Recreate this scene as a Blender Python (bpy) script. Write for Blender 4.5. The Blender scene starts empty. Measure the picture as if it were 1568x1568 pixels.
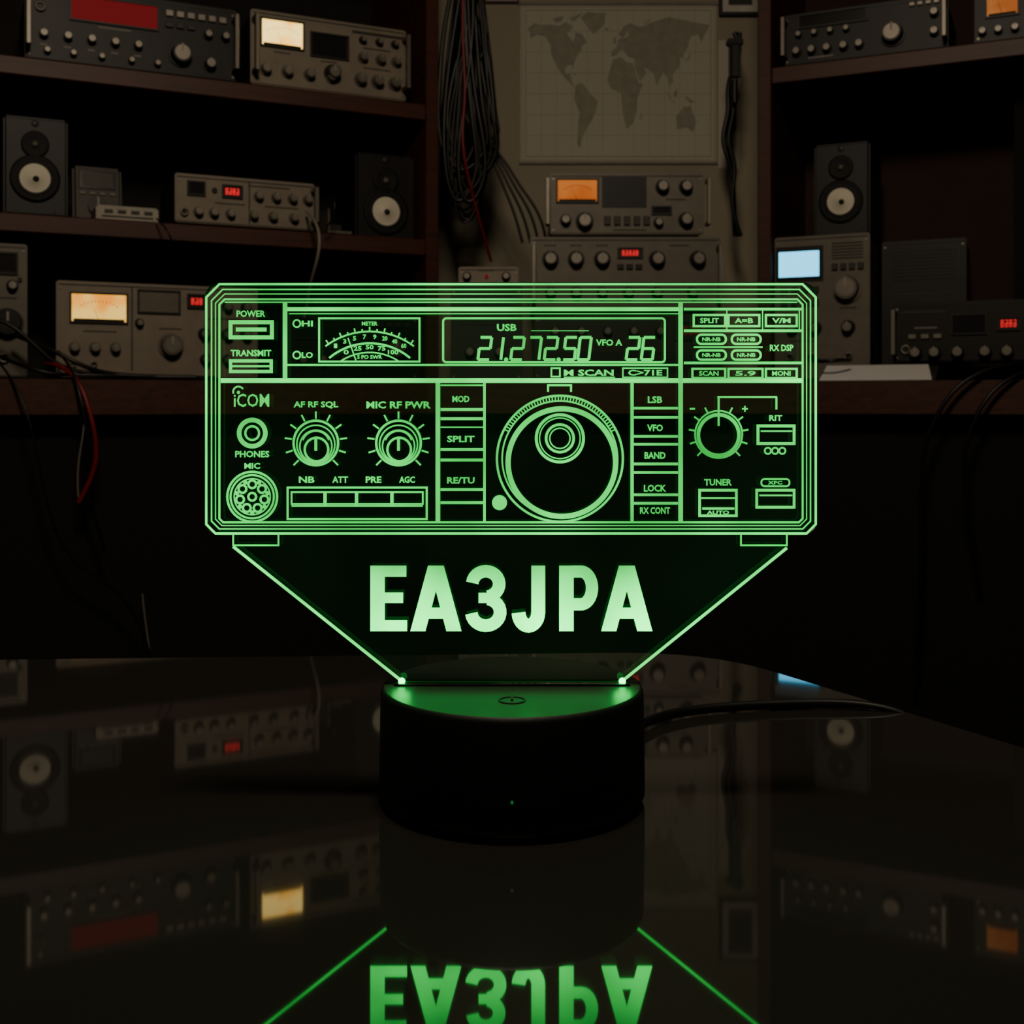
import bpy, bmesh, math, random
from mathutils import Matrix, Vector
random.seed(7)
scene = bpy.context.scene
COL = scene.collection

# ------------------------------------------------------------------ constants
F = 1802.0; CX = 784.0; HOR = 620.0      # photo frame measured 1568 wide
D0 = 0.378                               # camera to acrylic plane
TZ = 0.62                                # lamp table top
S = D0 / F
CAMZ = TZ + 600 * S

# ------------------------------------------------------------------ materials
MATS = {}
def mat(name, col, rough=0.5, metal=0.0, emis=None, es=0.0, var=0.25, scale=30.0, ior=1.5, bump=0.0):
    if name in MATS: return MATS[name]
    m = bpy.data.materials.new(name); m.use_nodes = True
    nt = m.node_tree; b = nt.nodes['Principled BSDF']
    b.inputs['Roughness'].default_value = rough
    b.inputs['Metallic'].default_value = metal
    b.inputs['IOR'].default_value = ior
    tc = nt.nodes.new('ShaderNodeTexCoord'); nz = nt.nodes.new('ShaderNodeTexNoise')
    nz.inputs['Scale'].default_value = scale; nz.inputs['Detail'].default_value = 4
    nt.links.new(tc.outputs['Object'], nz.inputs['Vector'])
    mx = nt.nodes.new('ShaderNodeMix'); mx.data_type = 'RGBA'
    a = [c * (1 - var) for c in col]; c2 = [min(1, c * (1 + var)) for c in col]
    mx.inputs[6].default_value = (*a, 1); mx.inputs[7].default_value = (*c2, 1)
    nt.links.new(nz.outputs['Fac'], mx.inputs[0])
    nt.links.new(mx.outputs[2], b.inputs['Base Color'])
    if bump > 0:
        bp = nt.nodes.new('ShaderNodeBump'); bp.inputs['Strength'].default_value = bump
        bp.inputs['Distance'].default_value = 0.002
        nt.links.new(nz.outputs['Fac'], bp.inputs['Height']); nt.links.new(bp.outputs[0], b.inputs['Normal'])
    if emis:
        b.inputs['Emission Color'].default_value = (*emis, 1)
        b.inputs['Emission Strength'].default_value = es
    MATS[name] = m
    return m

def wood(name, c1, c2, rough=0.45):
    m = bpy.data.materials.new(name); m.use_nodes = True
    nt = m.node_tree; b = nt.nodes['Principled BSDF']
    b.inputs['Roughness'].default_value = rough
    tc = nt.nodes.new('ShaderNodeTexCoord'); mp = nt.nodes.new('ShaderNodeMapping')
    mp.inputs['Scale'].default_value = (3, 40, 40)
    nz = nt.nodes.new('ShaderNodeTexNoise'); nz.inputs['Scale'].default_value = 2.5; nz.inputs['Detail'].default_value = 6
    nt.links.new(tc.outputs['Object'], mp.inputs[0]); nt.links.new(mp.outputs[0], nz.inputs['Vector'])
    r = nt.nodes.new('ShaderNodeValToRGB')
    r.color_ramp.elements[0].position = .3; r.color_ramp.elements[1].position = .7
    r.color_ramp.elements[0].color = (*c1, 1); r.color_ramp.elements[1].color = (*c2, 1)
    nt.links.new(nz.outputs['Fac'], r.inputs[0]); nt.links.new(r.outputs[0], b.inputs['Base Color'])
    MATS[name] = m
    return m

def meter_mat(name, c_mid, c_edge, es):
    """back-lit meter face: uneven lamp brightness behind the dial"""
    m = bpy.data.materials.new(name); m.use_nodes = True
    nt = m.node_tree; b = nt.nodes['Principled BSDF']; b.inputs['Base Color'].default_value = (*[c*.3 for c in c_edge], 1)
    b.inputs['Roughness'].default_value = .6
    tc = nt.nodes.new('ShaderNodeTexCoord'); nz = nt.nodes.new('ShaderNodeTexNoise'); nz.inputs['Scale'].default_value = 22; nz.inputs['Detail'].default_value = 1
    nt.links.new(tc.outputs['Object'], nz.inputs['Vector'])
    r = nt.nodes.new('ShaderNodeValToRGB'); r.color_ramp.elements[0].position = .38; r.color_ramp.elements[1].position = .62
    r.color_ramp.elements[0].color = (*c_edge, 1); r.color_ramp.elements[1].color = (*c_mid, 1)
    nt.links.new(nz.outputs['Fac'], r.inputs[0]); nt.links.new(r.outputs[0], b.inputs['Emission Color']); b.inputs['Emission Strength'].default_value = es
    return m

beige = mat('beige_metal', (.27, .23, .175), .5, .1)
beige2 = mat('grey_metal', (.17, .15, .12), .5, .2)
casegrey = mat('case_grey', (.04, .036, .030), .5, .2)
black = mat('black_plastic', (.008, .0078, .0075), .5)
black2 = mat('black_metal', (.011, .0105, .010), .48, .2)
silver = mat('brushed_silver', (.25, .225, .19), .45, .7)
white = mat('white_marking', (.36, .34, .29), .6)
cone = mat('speaker_cone', (.88, .82, .66), .6, var=.1)
rubber = mat('rubber', (.005, .005, .005), .7)
darkglass = mat('dark_glass', (.02, .02, .021), .2)
lit_pale = meter_mat('lit_meter_pale', (1, .70, .20), (1, .48, .06), 2.6)
lit_amber = meter_mat('lit_meter_amber', (1, .62, .12), (1, .32, .014), 1.35)
lit_orange = meter_mat('lit_meter_orange', (1, .28, .04), (.85, .17, .012), .5)
lit_dim = meter_mat('lit_meter_dim', (1, .36, .08), (.8, .2, .03), .4)
lit_red = mat('red_display', (.2, .01, .01), .4, emis=(1, .02, .03), es=1.7)
dim_red = mat('dim_red_window', (.02, .002, .003), .7, emis=(1, .008, .03), es=.12)
lit_cyan = mat('cyan_screen', (.02, .08, .1), .5, emis=(.10, .62, 1), es=2.6)
black_ink = mat('black_ink', (.015, .012, .008), .7)
woodm = wood('mahogany', (.048, .0125, .0065), (.088, .024, .012), .5)
wooddark = mat('dark_panel', (.008, .005, .004), .8)
woodred = mat('red_brown_panel', (.036, .0125, .0100), .8)
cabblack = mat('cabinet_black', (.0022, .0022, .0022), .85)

# ------------------------------------------------------------------ mesh builder
class MB:
    def __init__(s): s.bm = bmesh.new(); s.mats = []
    def mi(s, m):
        if m not in s.mats: s.mats.append(m)
        return s.mats.index(m)
    def _add(s, t, m, smooth=False):
        i = s.mi(m)
        for f in t.faces: f.material_index = i; f.smooth = smooth
        me = bpy.data.meshes.new('t'); t.to_mesh(me); t.free()
        s.bm.from_mesh(me); bpy.data.meshes.remove(me)
    def box(s, x0, x1, y0, y1, z0, z1, m, bev=0.0, seg=2):
        t = bmesh.new()
        bmesh.ops.create_cube(t, size=1, matrix=Matrix.Translation(((x0+x1)/2, (y0+y1)/2, (z0+z1)/2)) @ Matrix.Diagonal((abs(x1-x0), abs(y1-y0), abs(z1-z0), 1)))
        if bev > 0: bmesh.ops.bevel(t, geom=t.edges[:], offset=bev, segments=seg, affect='EDGES')
        s._add(t, m)
    def cyl(s, c, r, h, m, axis='y', r2=None, seg=24, bev=0.0):
        t = bmesh.new()
        bmesh.ops.create_cone(t, cap_ends=True, segments=seg, radius1=r, radius2=r if r2 is None else r2, depth=h)
        R = Matrix.Identity(4)
        if axis == 'y': R = Matrix.Rotation(math.pi/2, 4, 'X')
        if axis == 'x': R = Matrix.Rotation(math.pi/2, 4, 'Y')
        bmesh.ops.transform(t, matrix=Matrix.Translation(c) @ R, verts=t.verts)
        s._add(t, m, False)
    def lathe(s, prof, c, m, axis='y', seg=32, cap=True):
        t = bmesh.new(); rings = []
        for r, h in prof:
            ring = []
            for i in range(seg):
                a = 2*math.pi*i/seg
                if axis == 'y': p = (c[0]+r*math.cos(a), c[1]+h, c[2]+r*math.sin(a))
                else: p = (c[0]+r*math.cos(a), c[1]+r*math.sin(a), c[2]+h)
                ring.append(t.verts.new(p))
            rings.append(ring)
        for k in range(len(rings)-1):
            for i in range(seg):
                j = (i+1) % seg
                t.faces.new((rings[k][i], rings[k][j], rings[k+1][j], rings[k+1][i]))
        if cap and prof[0][0] > 1e-6: t.faces.new(rings[0][::-1])
        if cap and prof[-1][0] > 1e-6: t.faces.new(rings[-1])
        bmesh.ops.remove_doubles(t, verts=t.verts, dist=1e-7)
        bmesh.ops.recalc_face_normals(t, faces=t.faces)
        s._add(t, m, True)
    def poly(s, pts, m, th=None):
        t = bmesh.new(); vs = [t.verts.new(p) for p in pts]
        f = t.faces.new(vs); t.normal_update()
        if th is not None:
            r = bmesh.ops.extrude_face_region(t, geom=[f])
            bmesh.ops.translate(t, vec=th, verts=[g for g in r['geom'] if isinstance(g, bmesh.types.BMVert)])
            bmesh.ops.recalc_face_normals(t, faces=t.faces)
        t.normal_update()
        bmesh.ops.triangulate(t, faces=[f for f in t.faces if len(f.verts) > 4], ngon_method='EAR_CLIP')
        s._add(t, m)
    def obj(s, name, loc=(0, 0, 0), rz=0.0, parent=None):
        me = bpy.data.meshes.new(name); s.bm.to_mesh(me); s.bm.free()
        for m in s.mats: me.materials.append(m)
        o = bpy.data.objects.new(name, me); COL.objects.link(o)
        o.location = loc; o.rotation_euler = (0, 0, rz)
        if parent: o.parent = parent
        return o

def empty(name, loc=(0, 0, 0)):
    e = bpy.data.objects.new(name, None); COL.objects.link(e); e.location = loc; e.empty_display_size = .05
    return e

def curve(name, splines, r, m, parent=None, rs=None):
    c = bpy.data.curves.new(name, 'CURVE'); c.dimensions = '3D'; c.bevel_depth = r; c.bevel_resolution = 3
    c.use_fill_caps = True; c.resolution_u = 8
    ms = m if isinstance(m, list) else [m]
    for mm in ms: c.materials.append(mm)
    for k, pts in enumerate(splines):
        sp = c.splines.new('NURBS'); sp.points.add(len(pts)-1)
        for p, q in zip(sp.points, pts): p.co = (*q, 1); p.radius = rs[k] if rs else 1
        sp.order_u = 4; sp.use_endpoint_u = True
        sp.material_index = k % len(ms) if len(ms) > 1 else 0
    o = bpy.data.objects.new(name, c); COL.objects.link(o)
    if parent: o.parent = parent
    return o

# ------------------------------------------------------------------ furniture frames
class Frame:
    def __init__(s, x, d, ang): s.x = x; s.d = d; s.a = ang
    def u(s, px, v):
        k = (px-CX)/F; c, n = math.cos(s.a), math.sin(s.a)
        nx, nd = -n, c
        return (k*(s.d+v*nd)-s.x-v*nx)/(c-k*n)
    def dep(s, u, v): return s.d+u*math.sin(s.a)+v*math.cos(s.a)
    def loc(s, u, v, z=0): return (s.x+u*math.cos(s.a)-v*math.sin(s.a), s.dep(u, v)-D0, CAMZ+z)

LF = Frame(-.9137, 2.10, math.radians(25.6))
RF = Frame(.5274, 2.40, math.radians(-25))
CF = Frame(0, 2.42, 0.0)
L_TOP, L_MID, DESK, R_TOP = .627, .345, .045, .688

def knob(b, x, z, r, m=None, cap=None, tall=1.0):
    m = m or black; cap = cap or silver
    h = min(.018, r*1.1)*tall
    b.cyl((x, -.002, z), r, .004, m)
    b.cyl((x, -.004-h/2, z), r*.84, h, m, r2=r*.74)
    b.cyl((x, -.0045-h, z), r*.60, .002, cap)
    b.box(x-r*.07, x+r*.07, -.006-h, -.004-h, z+r*.1, z+r*.72, white)

def device(name, fr, x0, x1, y0, y1, zb, v, depth, det, face=beige, body=casegrey, feet=True, handles=None, tilt=0):
    u0, u1 = fr.u(x0, v), fr.u(x1, v); w = u1-u0
    d = fr.dep((u0+u1)/2, v); h = (y1-y0)/F*d
    b = MB(); fz = .006 if feet else 0
    b.box(0.004, w-.004, .004, depth, fz, h-.003, body, .003)
    b.box(0, w, 0, .008, fz, h, face, .0025)
    b.box(.004, w-.004, -.0008, .001, h-.008, h-.006, body)
    for sx in (.007, w-.007):
        for sz in (fz+.009, h-.013): b.cyl((sx, -.0005, sz), .0025, .002, silver, seg=10)
    n = int((w-.06)/.016)
    for i in range(max(n, 0)):
        xx = .03+i*.016
        b.box(xx, xx+.007, depth*.3, depth*.8, h-.0035, h-.002, black)
    if feet:
        for fx in (.03, w-.03):
            for fy in (.03, depth-.03): b.cyl((fx, fy, fz/2), .009, fz, rubber, 'z', seg=14)
    sc = w/(x1-x0); sz = (h-fz)/(y1-y0)
    X = lambda px: (px-x0)*sc
    Z = lambda py: fz+(y1-py)*sz
    for q in det:
        k = q[0]
        if k == 'k': knob(b, X(q[1]), Z(q[2]), q[3]*sc, *(q[4:]))
        elif k == 'lit' or k == 'win':
            a0, b0, a1, b1, mm = X(q[1]), Z(q[4]), X(q[3]), Z(q[2]), q[5]
            t = .0035
            b.box(a0-t, a1+t, -.004, 0, b0-t, b0, black); b.box(a0-t, a1+t, -.004, 0, b1, b1+t, black)
            b.box(a0-t, a0, -.004, 0, b0, b1, black); b.box(a1, a1+t, -.004, 0, b0, b1, black)
            b.box(a0, a1, -.0015, 0, b0, b1, mm)
            if k == 'lit':
                cx = (a0+a1)/2; R = (b1-b0)*.95; cz = b0-(b1-b0)*.2
                for i in range(11):
                    an = math.radians(55+7*i)
                    for rr, w2 in ((R, .0006),):
                        px_, pz_ = cx+rr*math.cos(an)*1.15, cz+rr*math.sin(an)
                        if a0 < px_ < a1 and b0 < pz_ < b1:
                            b.box(px_-w2, px_+w2, -.002, -.0014, pz_-.0017, pz_+.0017, black_ink)
                b.box(a0+.003, a1-.003, -.002, -.0014, b0, b0+(b1-b0)*.10, black_ink)
                b.poly([(cx-.0005, -.0022, b0+.002), (cx+.0005, -.0022, b0+.002), (cx-(a1-a0)*.2, -.0022, b1-.006)], black_ink)
        elif k == 'btn': b.box(X(q[1]), X(q[3]), -.005, 0, Z(q[4]), Z(q[2]), q[5], .0008, 1)
        elif k == 'pan': b.box(X(q[1]), X(q[3]), -.001, 0, Z(q[4]), Z(q[2]), q[5])
        elif k == 'led': b.cyl((X(q[1]), -.002, Z(q[2])), q[3]*sc, .004, q[4], seg=14)
        elif k == 'lab':
            xx = X(q[1])
            nn = q[3] if len(q) > 3 else 4
            for i in range(nn):
                b.box(xx+(i-nn/2)*.0042, xx+(i-nn/2)*.0042+.003, -.0006, 0, Z(q[2])-.0014, Z(q[2])+.0014, q[4] if len(q) > 4 else black_ink)
        elif k == 'dig':
            for i in range(q[5]):
                aa = X(q[1])+(X(q[3])-X(q[1]))*(i+.15)/q[5]; ab = aa+(X(q[3])-X(q[1]))/q[5]*.6
                zz0, zz1 = Z(q[4]), Z(q[2]); e = (ab-aa)*.18; zm = (zz0+zz1)/2
                for (p0, p1, p2, p3) in ((aa, ab, zz1-e, zz1), (aa, ab, zm-e/2, zm+e/2), (aa, ab, zz0, zz0+e), (ab-e, ab, zz0, zz1), (aa, aa+e, zz0, zm if i % 2 else zz1)):
                    b.box(p0, p1, -.003, -.002, p2, p3, q[6])
        elif k == 'jack':
            b.lathe([(q[3]*sc, 0), (q[3]*sc, -.006), (q[3]*sc*.6, -.006), (q[3]*sc*.6, -.001), (0, -.001)], (X(q[1]), 0, Z(q[2])), silver, seg=18)
            b.cyl((X(q[1]), -.0015, Z(q[2])), q[3]*sc*.55, .001, black, seg=14)
        elif k == 'grille':
            nb = q[5]
            for i in range(nb):
                zz = Z(q[4])+(Z(q[2])-Z(q[4]))*(i+.5)/nb
                b.box(X(q[1]), X(q[3]), -.001, .0, zz-.0012, zz+.0012, black)
    if handles:
        for px in handles:
            hx = X(px); z0, z1 = fz+h*.12, h*.88
            b.box(hx-.004, hx+.004, -.032, 0, z0, z0+.008, silver, .001, 1)
            b.box(hx-.004, hx+.004, -.032, 0, z1-.008, z1, silver, .001, 1)
            b.box(hx-.004, hx+.004, -.036, -.028, z0, z1, silver, .001, 1)
    o = b.obj(name, fr.loc(u0, v, zb), fr.a)
    return o, h, w

def row(xs, y, r, *a): return [('k', x, y, r, *a) for x in xs]

# ------------------------------------------------------------------ room shell
wallm = mat('wall_plaster', (.38, .34, .255), .85, var=.12, scale=6, bump=.2)
walld = mat('wall_dark_paint', (.030, .026, .022), .85, var=.2, scale=5)
floorm = wood('floor_boards', (.008, .0055, .004), (.014, .008, .006), .7)
WB = 2.85-D0
def slab(name, x0, x1, y0, y1, z0, z1, m):
    b = MB(); b.box(x0, x1, y0, y1, z0, z1, m); return b.obj(name)
slab('floor', -2.1, 2.1, -2.1, WB+.1, -.1, 0, floorm)
slab('ceiling', -2.1, 2.1, -2.1, WB+.1, 2.5, 2.6, walld)
slab('wall_back', -2.1, 2.1, WB, WB+.1, 0, 2.5, wallm)
slab('wall_left', -2.1, -2.0, -2.1, WB, 0, 2.5, walld)
slab('wall_right', 2.0, 2.1, -2.1, WB, 0, 2.5, walld)
slab('wall_front', -2.0, 2.0, -2.1, -2.0, 0, 2.5, walld)

# ------------------------------------------------------------------ workbench desk
def xy(fr, u, v): p = fr.loc(u, v); return (p[0], p[1])
fl = [xy(LF, -.75, -.10), xy(LF, LF.u(655, -.10), -.10)]
frr = [xy(RF, RF.u(1178, -.10), -.10), xy(RF, 1.0, -.10)]
front = fl+frr
back = [(front[-1][0]+.25, WB-.01), (front[0][0]-.25, WB-.01)]
zt = CAMZ+DESK
b = MB()
b.poly([(p[0], p[1], zt-.062) for p in front+back], woodm, (0, 0, .062))
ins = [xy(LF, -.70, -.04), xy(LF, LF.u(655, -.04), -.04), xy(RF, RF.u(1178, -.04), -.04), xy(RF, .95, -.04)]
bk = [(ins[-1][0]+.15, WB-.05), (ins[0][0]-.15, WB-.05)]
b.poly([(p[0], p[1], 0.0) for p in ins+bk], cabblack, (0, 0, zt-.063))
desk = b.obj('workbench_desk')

# ------------------------------------------------------------------ shelf units
def shelf_unit(name, fr, u0, u1, zs, top, backm, extra=None):
    par = empty(name, fr.loc(0, 0, 0)); par.rotation_euler = (0, 0, fr.a)
    T = .034; dp = .36
    def part(nm, *a):
        b = MB(); b.box(*a); b.obj(nm, parent=par)
    for i, z in enumerate(zs): part('shelf_board_%d' % (i+1), u0+.029, u1-.029, 0, dp-.013, z-T, z-.0005, woodm, .002, 1)
    part('top_board', u0, u1, 0, dp, top-T, top, woodm, .002, 1)
    part('side_panel_a', u0, u0+.028, 0, dp, DESK+.001, top-T-.0005, woodm, .002, 1)
    part('side_panel_b', u1-.028, u1, 0, dp, DESK+.001, top-T-.0005, woodm, .002, 1)
    part('back_panel', u0+.029, u1-.029, dp-.012, dp, DESK+.001, top-T-.0005, backm)
    if extra: part('divider', *extra)
    return par
uL1 = LF.u(672, 0)
shelf_unit('shelf_unit', LF, -.55, uL1, [L_TOP, L_MID], 1.05, wooddark)
uR0 = RF.u(1160, 0)
ud = RF.u(1550, .06)
shelf_unit('shelf_unit', RF, uR0, .85, [R_TOP], 1.05, woodred, (ud, ud+.02, .16, .34, DESK+.001, R_TOP-.036, cabblack))

# ------------------------------------------------------------------ left unit equipment
device('radio_transceiver', LF, 38, 362, -8, 112, L_TOP, .03, .26,
  [('win', 105, 6, 235, 42, dim_red), ('k', 272, 78, 20, black2, silver), ('lab', 170, 50, 14, white)] +
  row([65, 100, 135, 170, 205], 72, 8, black2, silver) + row([70, 108, 150, 195, 235], 97, 6, black2, silver) +
  [('k', 318, 88, 11, black2), ('k', 315, 40, 8, black2), ('k', 343, 40, 8, black2)] +
  [('btn', 248+i*17, 8, 260+i*17, 18, silver) for i in range(6)] + [('btn', 248+i*17, 28, 260+i*17, 36, casegrey) for i in range(3)] +
  [('jack', 60, 30, 8), ('led', 60, 10, 3, silver)] + [('lab', x, 88, 3, white) for x in (65, 100, 135, 170, 205)],
  face=black2, body=black, handles=[42, 357])

device('radio_receiver', LF, 384, 622, 22, 138, L_TOP, .02, .25,
  [('lit', 400, 36, 460, 76, lit_pale), ('win', 474, 48, 528, 82, darkglass), ('lab', 430, 85, 8), ('lab', 500, 90, 8)] +
  row([405, 437, 470, 503], 114, 9, beige2, silver) + [('k', 505, 108, 13, black, silver)] +
  row([548, 575, 602], 112, 10, beige2, silver) + row([552, 580, 605], 76, 8, beige2, silver) +
  row([552, 578, 603], 48, 6, black, silver) + [('lab', 575, 60, 14), ('lab', 575, 92, 14), ('pan', 536, 34, 616, 38, casegrey)],
  handles=[388, 617])

def speaker(name, fr, x0, x1, y0, y1, zb, v, depth, cx, cy, rc, ty, back=True):
    u0, u1 = fr.u(x0, v), fr.u(x1, v); w = u1-u0; d = fr.dep((u0+u1)/2, v); h = (y1-y0)/F*d
    sc = w/(x1-x0); sz = h/(y1-y0)
    b = MB(); b.box(0, w, 0, depth, 0, h, black, .005, 3)
    X, Z = (cx-x0)*sc, (y1-cy)*sz; R = rc*sc
    b.lathe([(R*1.7, 0), (R*1.7, -.003), (R*1.5, -.005), (R*1.4, -.003), (R*1.25, -.006), (R*1.02, -.004)], (X, 0, Z), rubber, cap=False)
    b.lathe([(R*1.04, -.0042), (R*.98, -.0046), (R*.4, -.002), (R*.38, -.003), (0.0, -.004)], (X, 0, Z), cone, cap=False)
    b.lathe([(R*.22, -.003), (R*.16, -.006), (0, -.007)], (X+R*.06, -.001, Z-R*.04), black2, seg=20)
    Zt = (y1-ty)*sz
    b.lathe([(R*.95, 0), (R*.95, -.003), (R*.8, -.004), (R*.5, -.001), (R*.3, -.002)], (X, 0, Zt), rubber)
    b.lathe([(R*.24, -.001), (R*.20, -.005), (0, -.006)], (X, -.001, Zt), beige2, seg=18)
    b.lathe([(R*.25, -.0005), (R*.2, -.001), (0, -.002)], (X, 0, Zt+R*1.5), casegrey, seg=14)
    for sx in (.2, .8):
        b.cyl((w*sx, -.001, h*.06), .002, .003, casegrey, seg=10)
    return b.obj(name, fr.loc(u0, v, zb), fr.a)
speaker('studio_speaker', LF, 5, 104, 188, 340, L_MID, .03, .15, 53, 282, 23, 230)
speaker('studio_speaker', LF, 545, 634, 224, 356, L_MID, .05, .15, 590, 312, 20, 265)

u = LF.u(147, .03); w = LF.u(243, .03)-u
b = MB(); b.box(0, w, 0, .09, 0, .03, mat('white_plastic', (.42, .38, .31), .5), .003); b.box(.01, w-.01, -.001, 0, .008, .011, casegrey)
for i in range(4): b.box(.015+i*.024, .03+i*.024, -.002, 0, .016, .022, casegrey)
b.obj('adapter_box', LF.loc(u, .03, L_MID), LF.a)
u0, u1 = LF.u(112, .16), LF.u(188, .16); w = u1-u0; hh = .125
b = MB(); b.box(0, w, 0, .03, 0, hh, casegrey, .006, 3)
b.box(.012, w-.012, -.002, 0, hh*.62, hh*.92, darkglass, .001, 1)
b.box(.018, w-.018, -.0028, -.002, hh*.66, hh*.88, casegrey)
b.cyl((w/2, -.004, hh*.33), .019, .009, black, seg=28); b.box(w/2-.002, w/2+.002, -.011, -.008, hh*.33-.012, hh*.33+.017, white)
for i in range(4): b.box(.012+i*.019, .024+i*.019, -.003, 0, hh*.52, hh*.57, beige2, .001, 1)
for i in range(3): b.cyl((w*.25+i*w*.25, -.001, hh*.08), .005, .004, black, seg=14)
b.box(.004, w-.004, .0, .005, -.0040, .004, casegrey)
o = b.obj('multimeter', LF.loc(u0, .16, L_MID+.0062), LF.a); o.rotation_euler = (math.radians(-9), 0, LF.a)

sg, _, _ = device('signal_generator', LF, 268, 482, 268, 346, L_MID, .02, .2,
  [('win', 288, 282, 310, 300, darkglass), ('win', 340, 284, 366, 300, black), ('dig', 342, 287, 364, 297, 4, lit_red), ('led', 326, 292, 4, black2)] +
  row([393, 420, 446, 470], 296, 8, beige2, silver) + row([302, 325, 350, 385, 415, 448], 328, 8, beige2, silver) +
  [('jack', 281, 330, 6), ('lab', 350, 312, 14), ('lab', 430, 312, 16), ('lab', 410, 280, 20), ('pan', 378, 274, 380, 342, casegrey)],
  face=beige, handles=[478])
u = LF.u(488, .05)
b = MB(); b.box(0, .05, 0, .10, 0, .006, beige2, .001, 1); b.box(0, .004, 0, .1, .006, .05, beige2, .001, 1); b.box(.01, .035, .02, .07, .006, .022, casegrey, .002, 1)
b.obj('cable_bracket', LF.loc(u+.005, -.0, L_MID), LF.a)

# desk level left
device('power_supply', LF, -130, 42, 373, 585, DESK, .03, .24,
  [('lit', -60, 390, 24, 420, darkglass), ('k', 18, 440, 10), ('k', 10, 500, 26, black, black2), ('k', -60, 500, 22), ('lab', 10, 460, 8), ('jack', -90, 560, 9), ('jack', -50, 560, 9), ('jack', 5, 555, 9), ('led', 30, 430, 4, black)],
  face=beige2)
device('shortwave_receiver', LF, 86, 395, 438, 586, DESK, .0, .25,
  [('lit', 108, 458, 188, 500, lit_amber), ('win', 208, 450, 268, 482, beige2), ('win', 284, 454, 308, 472, black), ('dig', 287, 458, 306, 468, 3, lit_red), ('lab', 150, 515, 14)] +
  [('k', 256, 535, 20, beige2, silver), ('k', 208, 500, 7), ('k', 308, 515, 10), ('k', 345, 515, 10), ('k', 375, 515, 10), ('k', 345, 470, 9), ('k', 375, 470, 9)] +
  row([112, 142, 172], 540, 9, beige2, silver) + [('jack', 110, 566, 5), ('jack', 140, 566, 5), ('lab', 256, 508, 10), ('lab', 340, 490, 16), ('k', 310, 556, 9), ('k', 345, 556, 9), ('pan', 196, 445, 198, 575, casegrey)],
  face=beige)
device('radio_transceiver', LF, 430, 640, 478, 586, DESK, .03, .22,
  [('win', 450, 490, 540, 520, darkglass), ('k', 600, 535, 20, black2)] + row([460, 490, 520, 550], 555, 8, black2) + [('btn', 560+i*14, 492, 570+i*14, 500, casegrey) for i in range(5)],
  face=black2, body=black)

# ------------------------------------------------------------------ centre stack
_, h3, _ = device('linear_amplifier', CF, 818, 1108, 480, 586, DESK, .0, .28,
  row([850, 890, 930, 970, 1010], 508, 8, black2, silver) + [('win', 1035, 495, 1090, 520, black), ('dig', 1045, 500, 1080, 514, 4, dim_red), ('grille', 840, 540, 1090, 575, 7)],
  face=casegrey, body=black)
_, h2, _ = device('antenna_tuner', CF, 812, 1104, 366, 484, DESK+h3, .0, .28,
  row([843, 882, 922, 1006, 1068], 402, 13, black2, silver) + [('win', 948, 386, 982, 398, black), ('dig', 952, 388, 978, 396, 5, lit_red), ('lab', 843, 380, 6), ('lab', 882, 380, 6), ('lab', 922, 380, 6), ('lab', 1040, 380, 10)] +
  [('btn', 945+i*14, 410, 955+i*14, 418, black) for i in range(3)] + row([843, 882, 922, 962, 1006, 1060], 455, 9, black2, silver),
  face=beige2, handles=[817, 1099])
device('radio_receiver', CF, 842, 1078, 262, 361, DESK+h3+h2, .01, .26,
  [('lit', 854, 274, 914, 308, lit_orange), ('pan', 922, 268, 990, 318, black2), ('lab', 955, 280, 11, white), ('lab', 945, 293, 6, white), ('lab', 955, 304, 8, white),
   ('k', 866, 338, 9), ('k', 895, 340, 14, black, silver), ('win', 1000, 318, 1026, 327, darkglass)] +
  row([1014, 1050], 285, 11, black2, silver) + [('k', 1050, 338, 12, black2, silver), ('k', 1008, 342, 8, black2, silver)] +
  [('btn', 925+i*15, 332, 935+i*15, 346, casegrey) for i in range(5)] + [('lab', 965, 354, 16), ('lab', 1035, 305, 10)],
  face=beige2, handles=[838, 1082])
_, h4, _ = device('power_supply', CF, 690, 800, 436, 586, DESK, .08, .2,
  [('grille', 705, 450, 785, 500, 8), ('k', 720, 540, 9), ('k', 765, 540, 9)], face=casegrey, body=black)
device('switch_box', CF, 702, 794, 404, 434, DESK+h4, .09, .1,
  [('k', 715, 419, 7, black2), ('k', 775, 419, 7, black2), ('led', 745, 419, 3, dim_red), ('lab', 745, 410, 8)], face=beige, feet=False)

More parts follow.
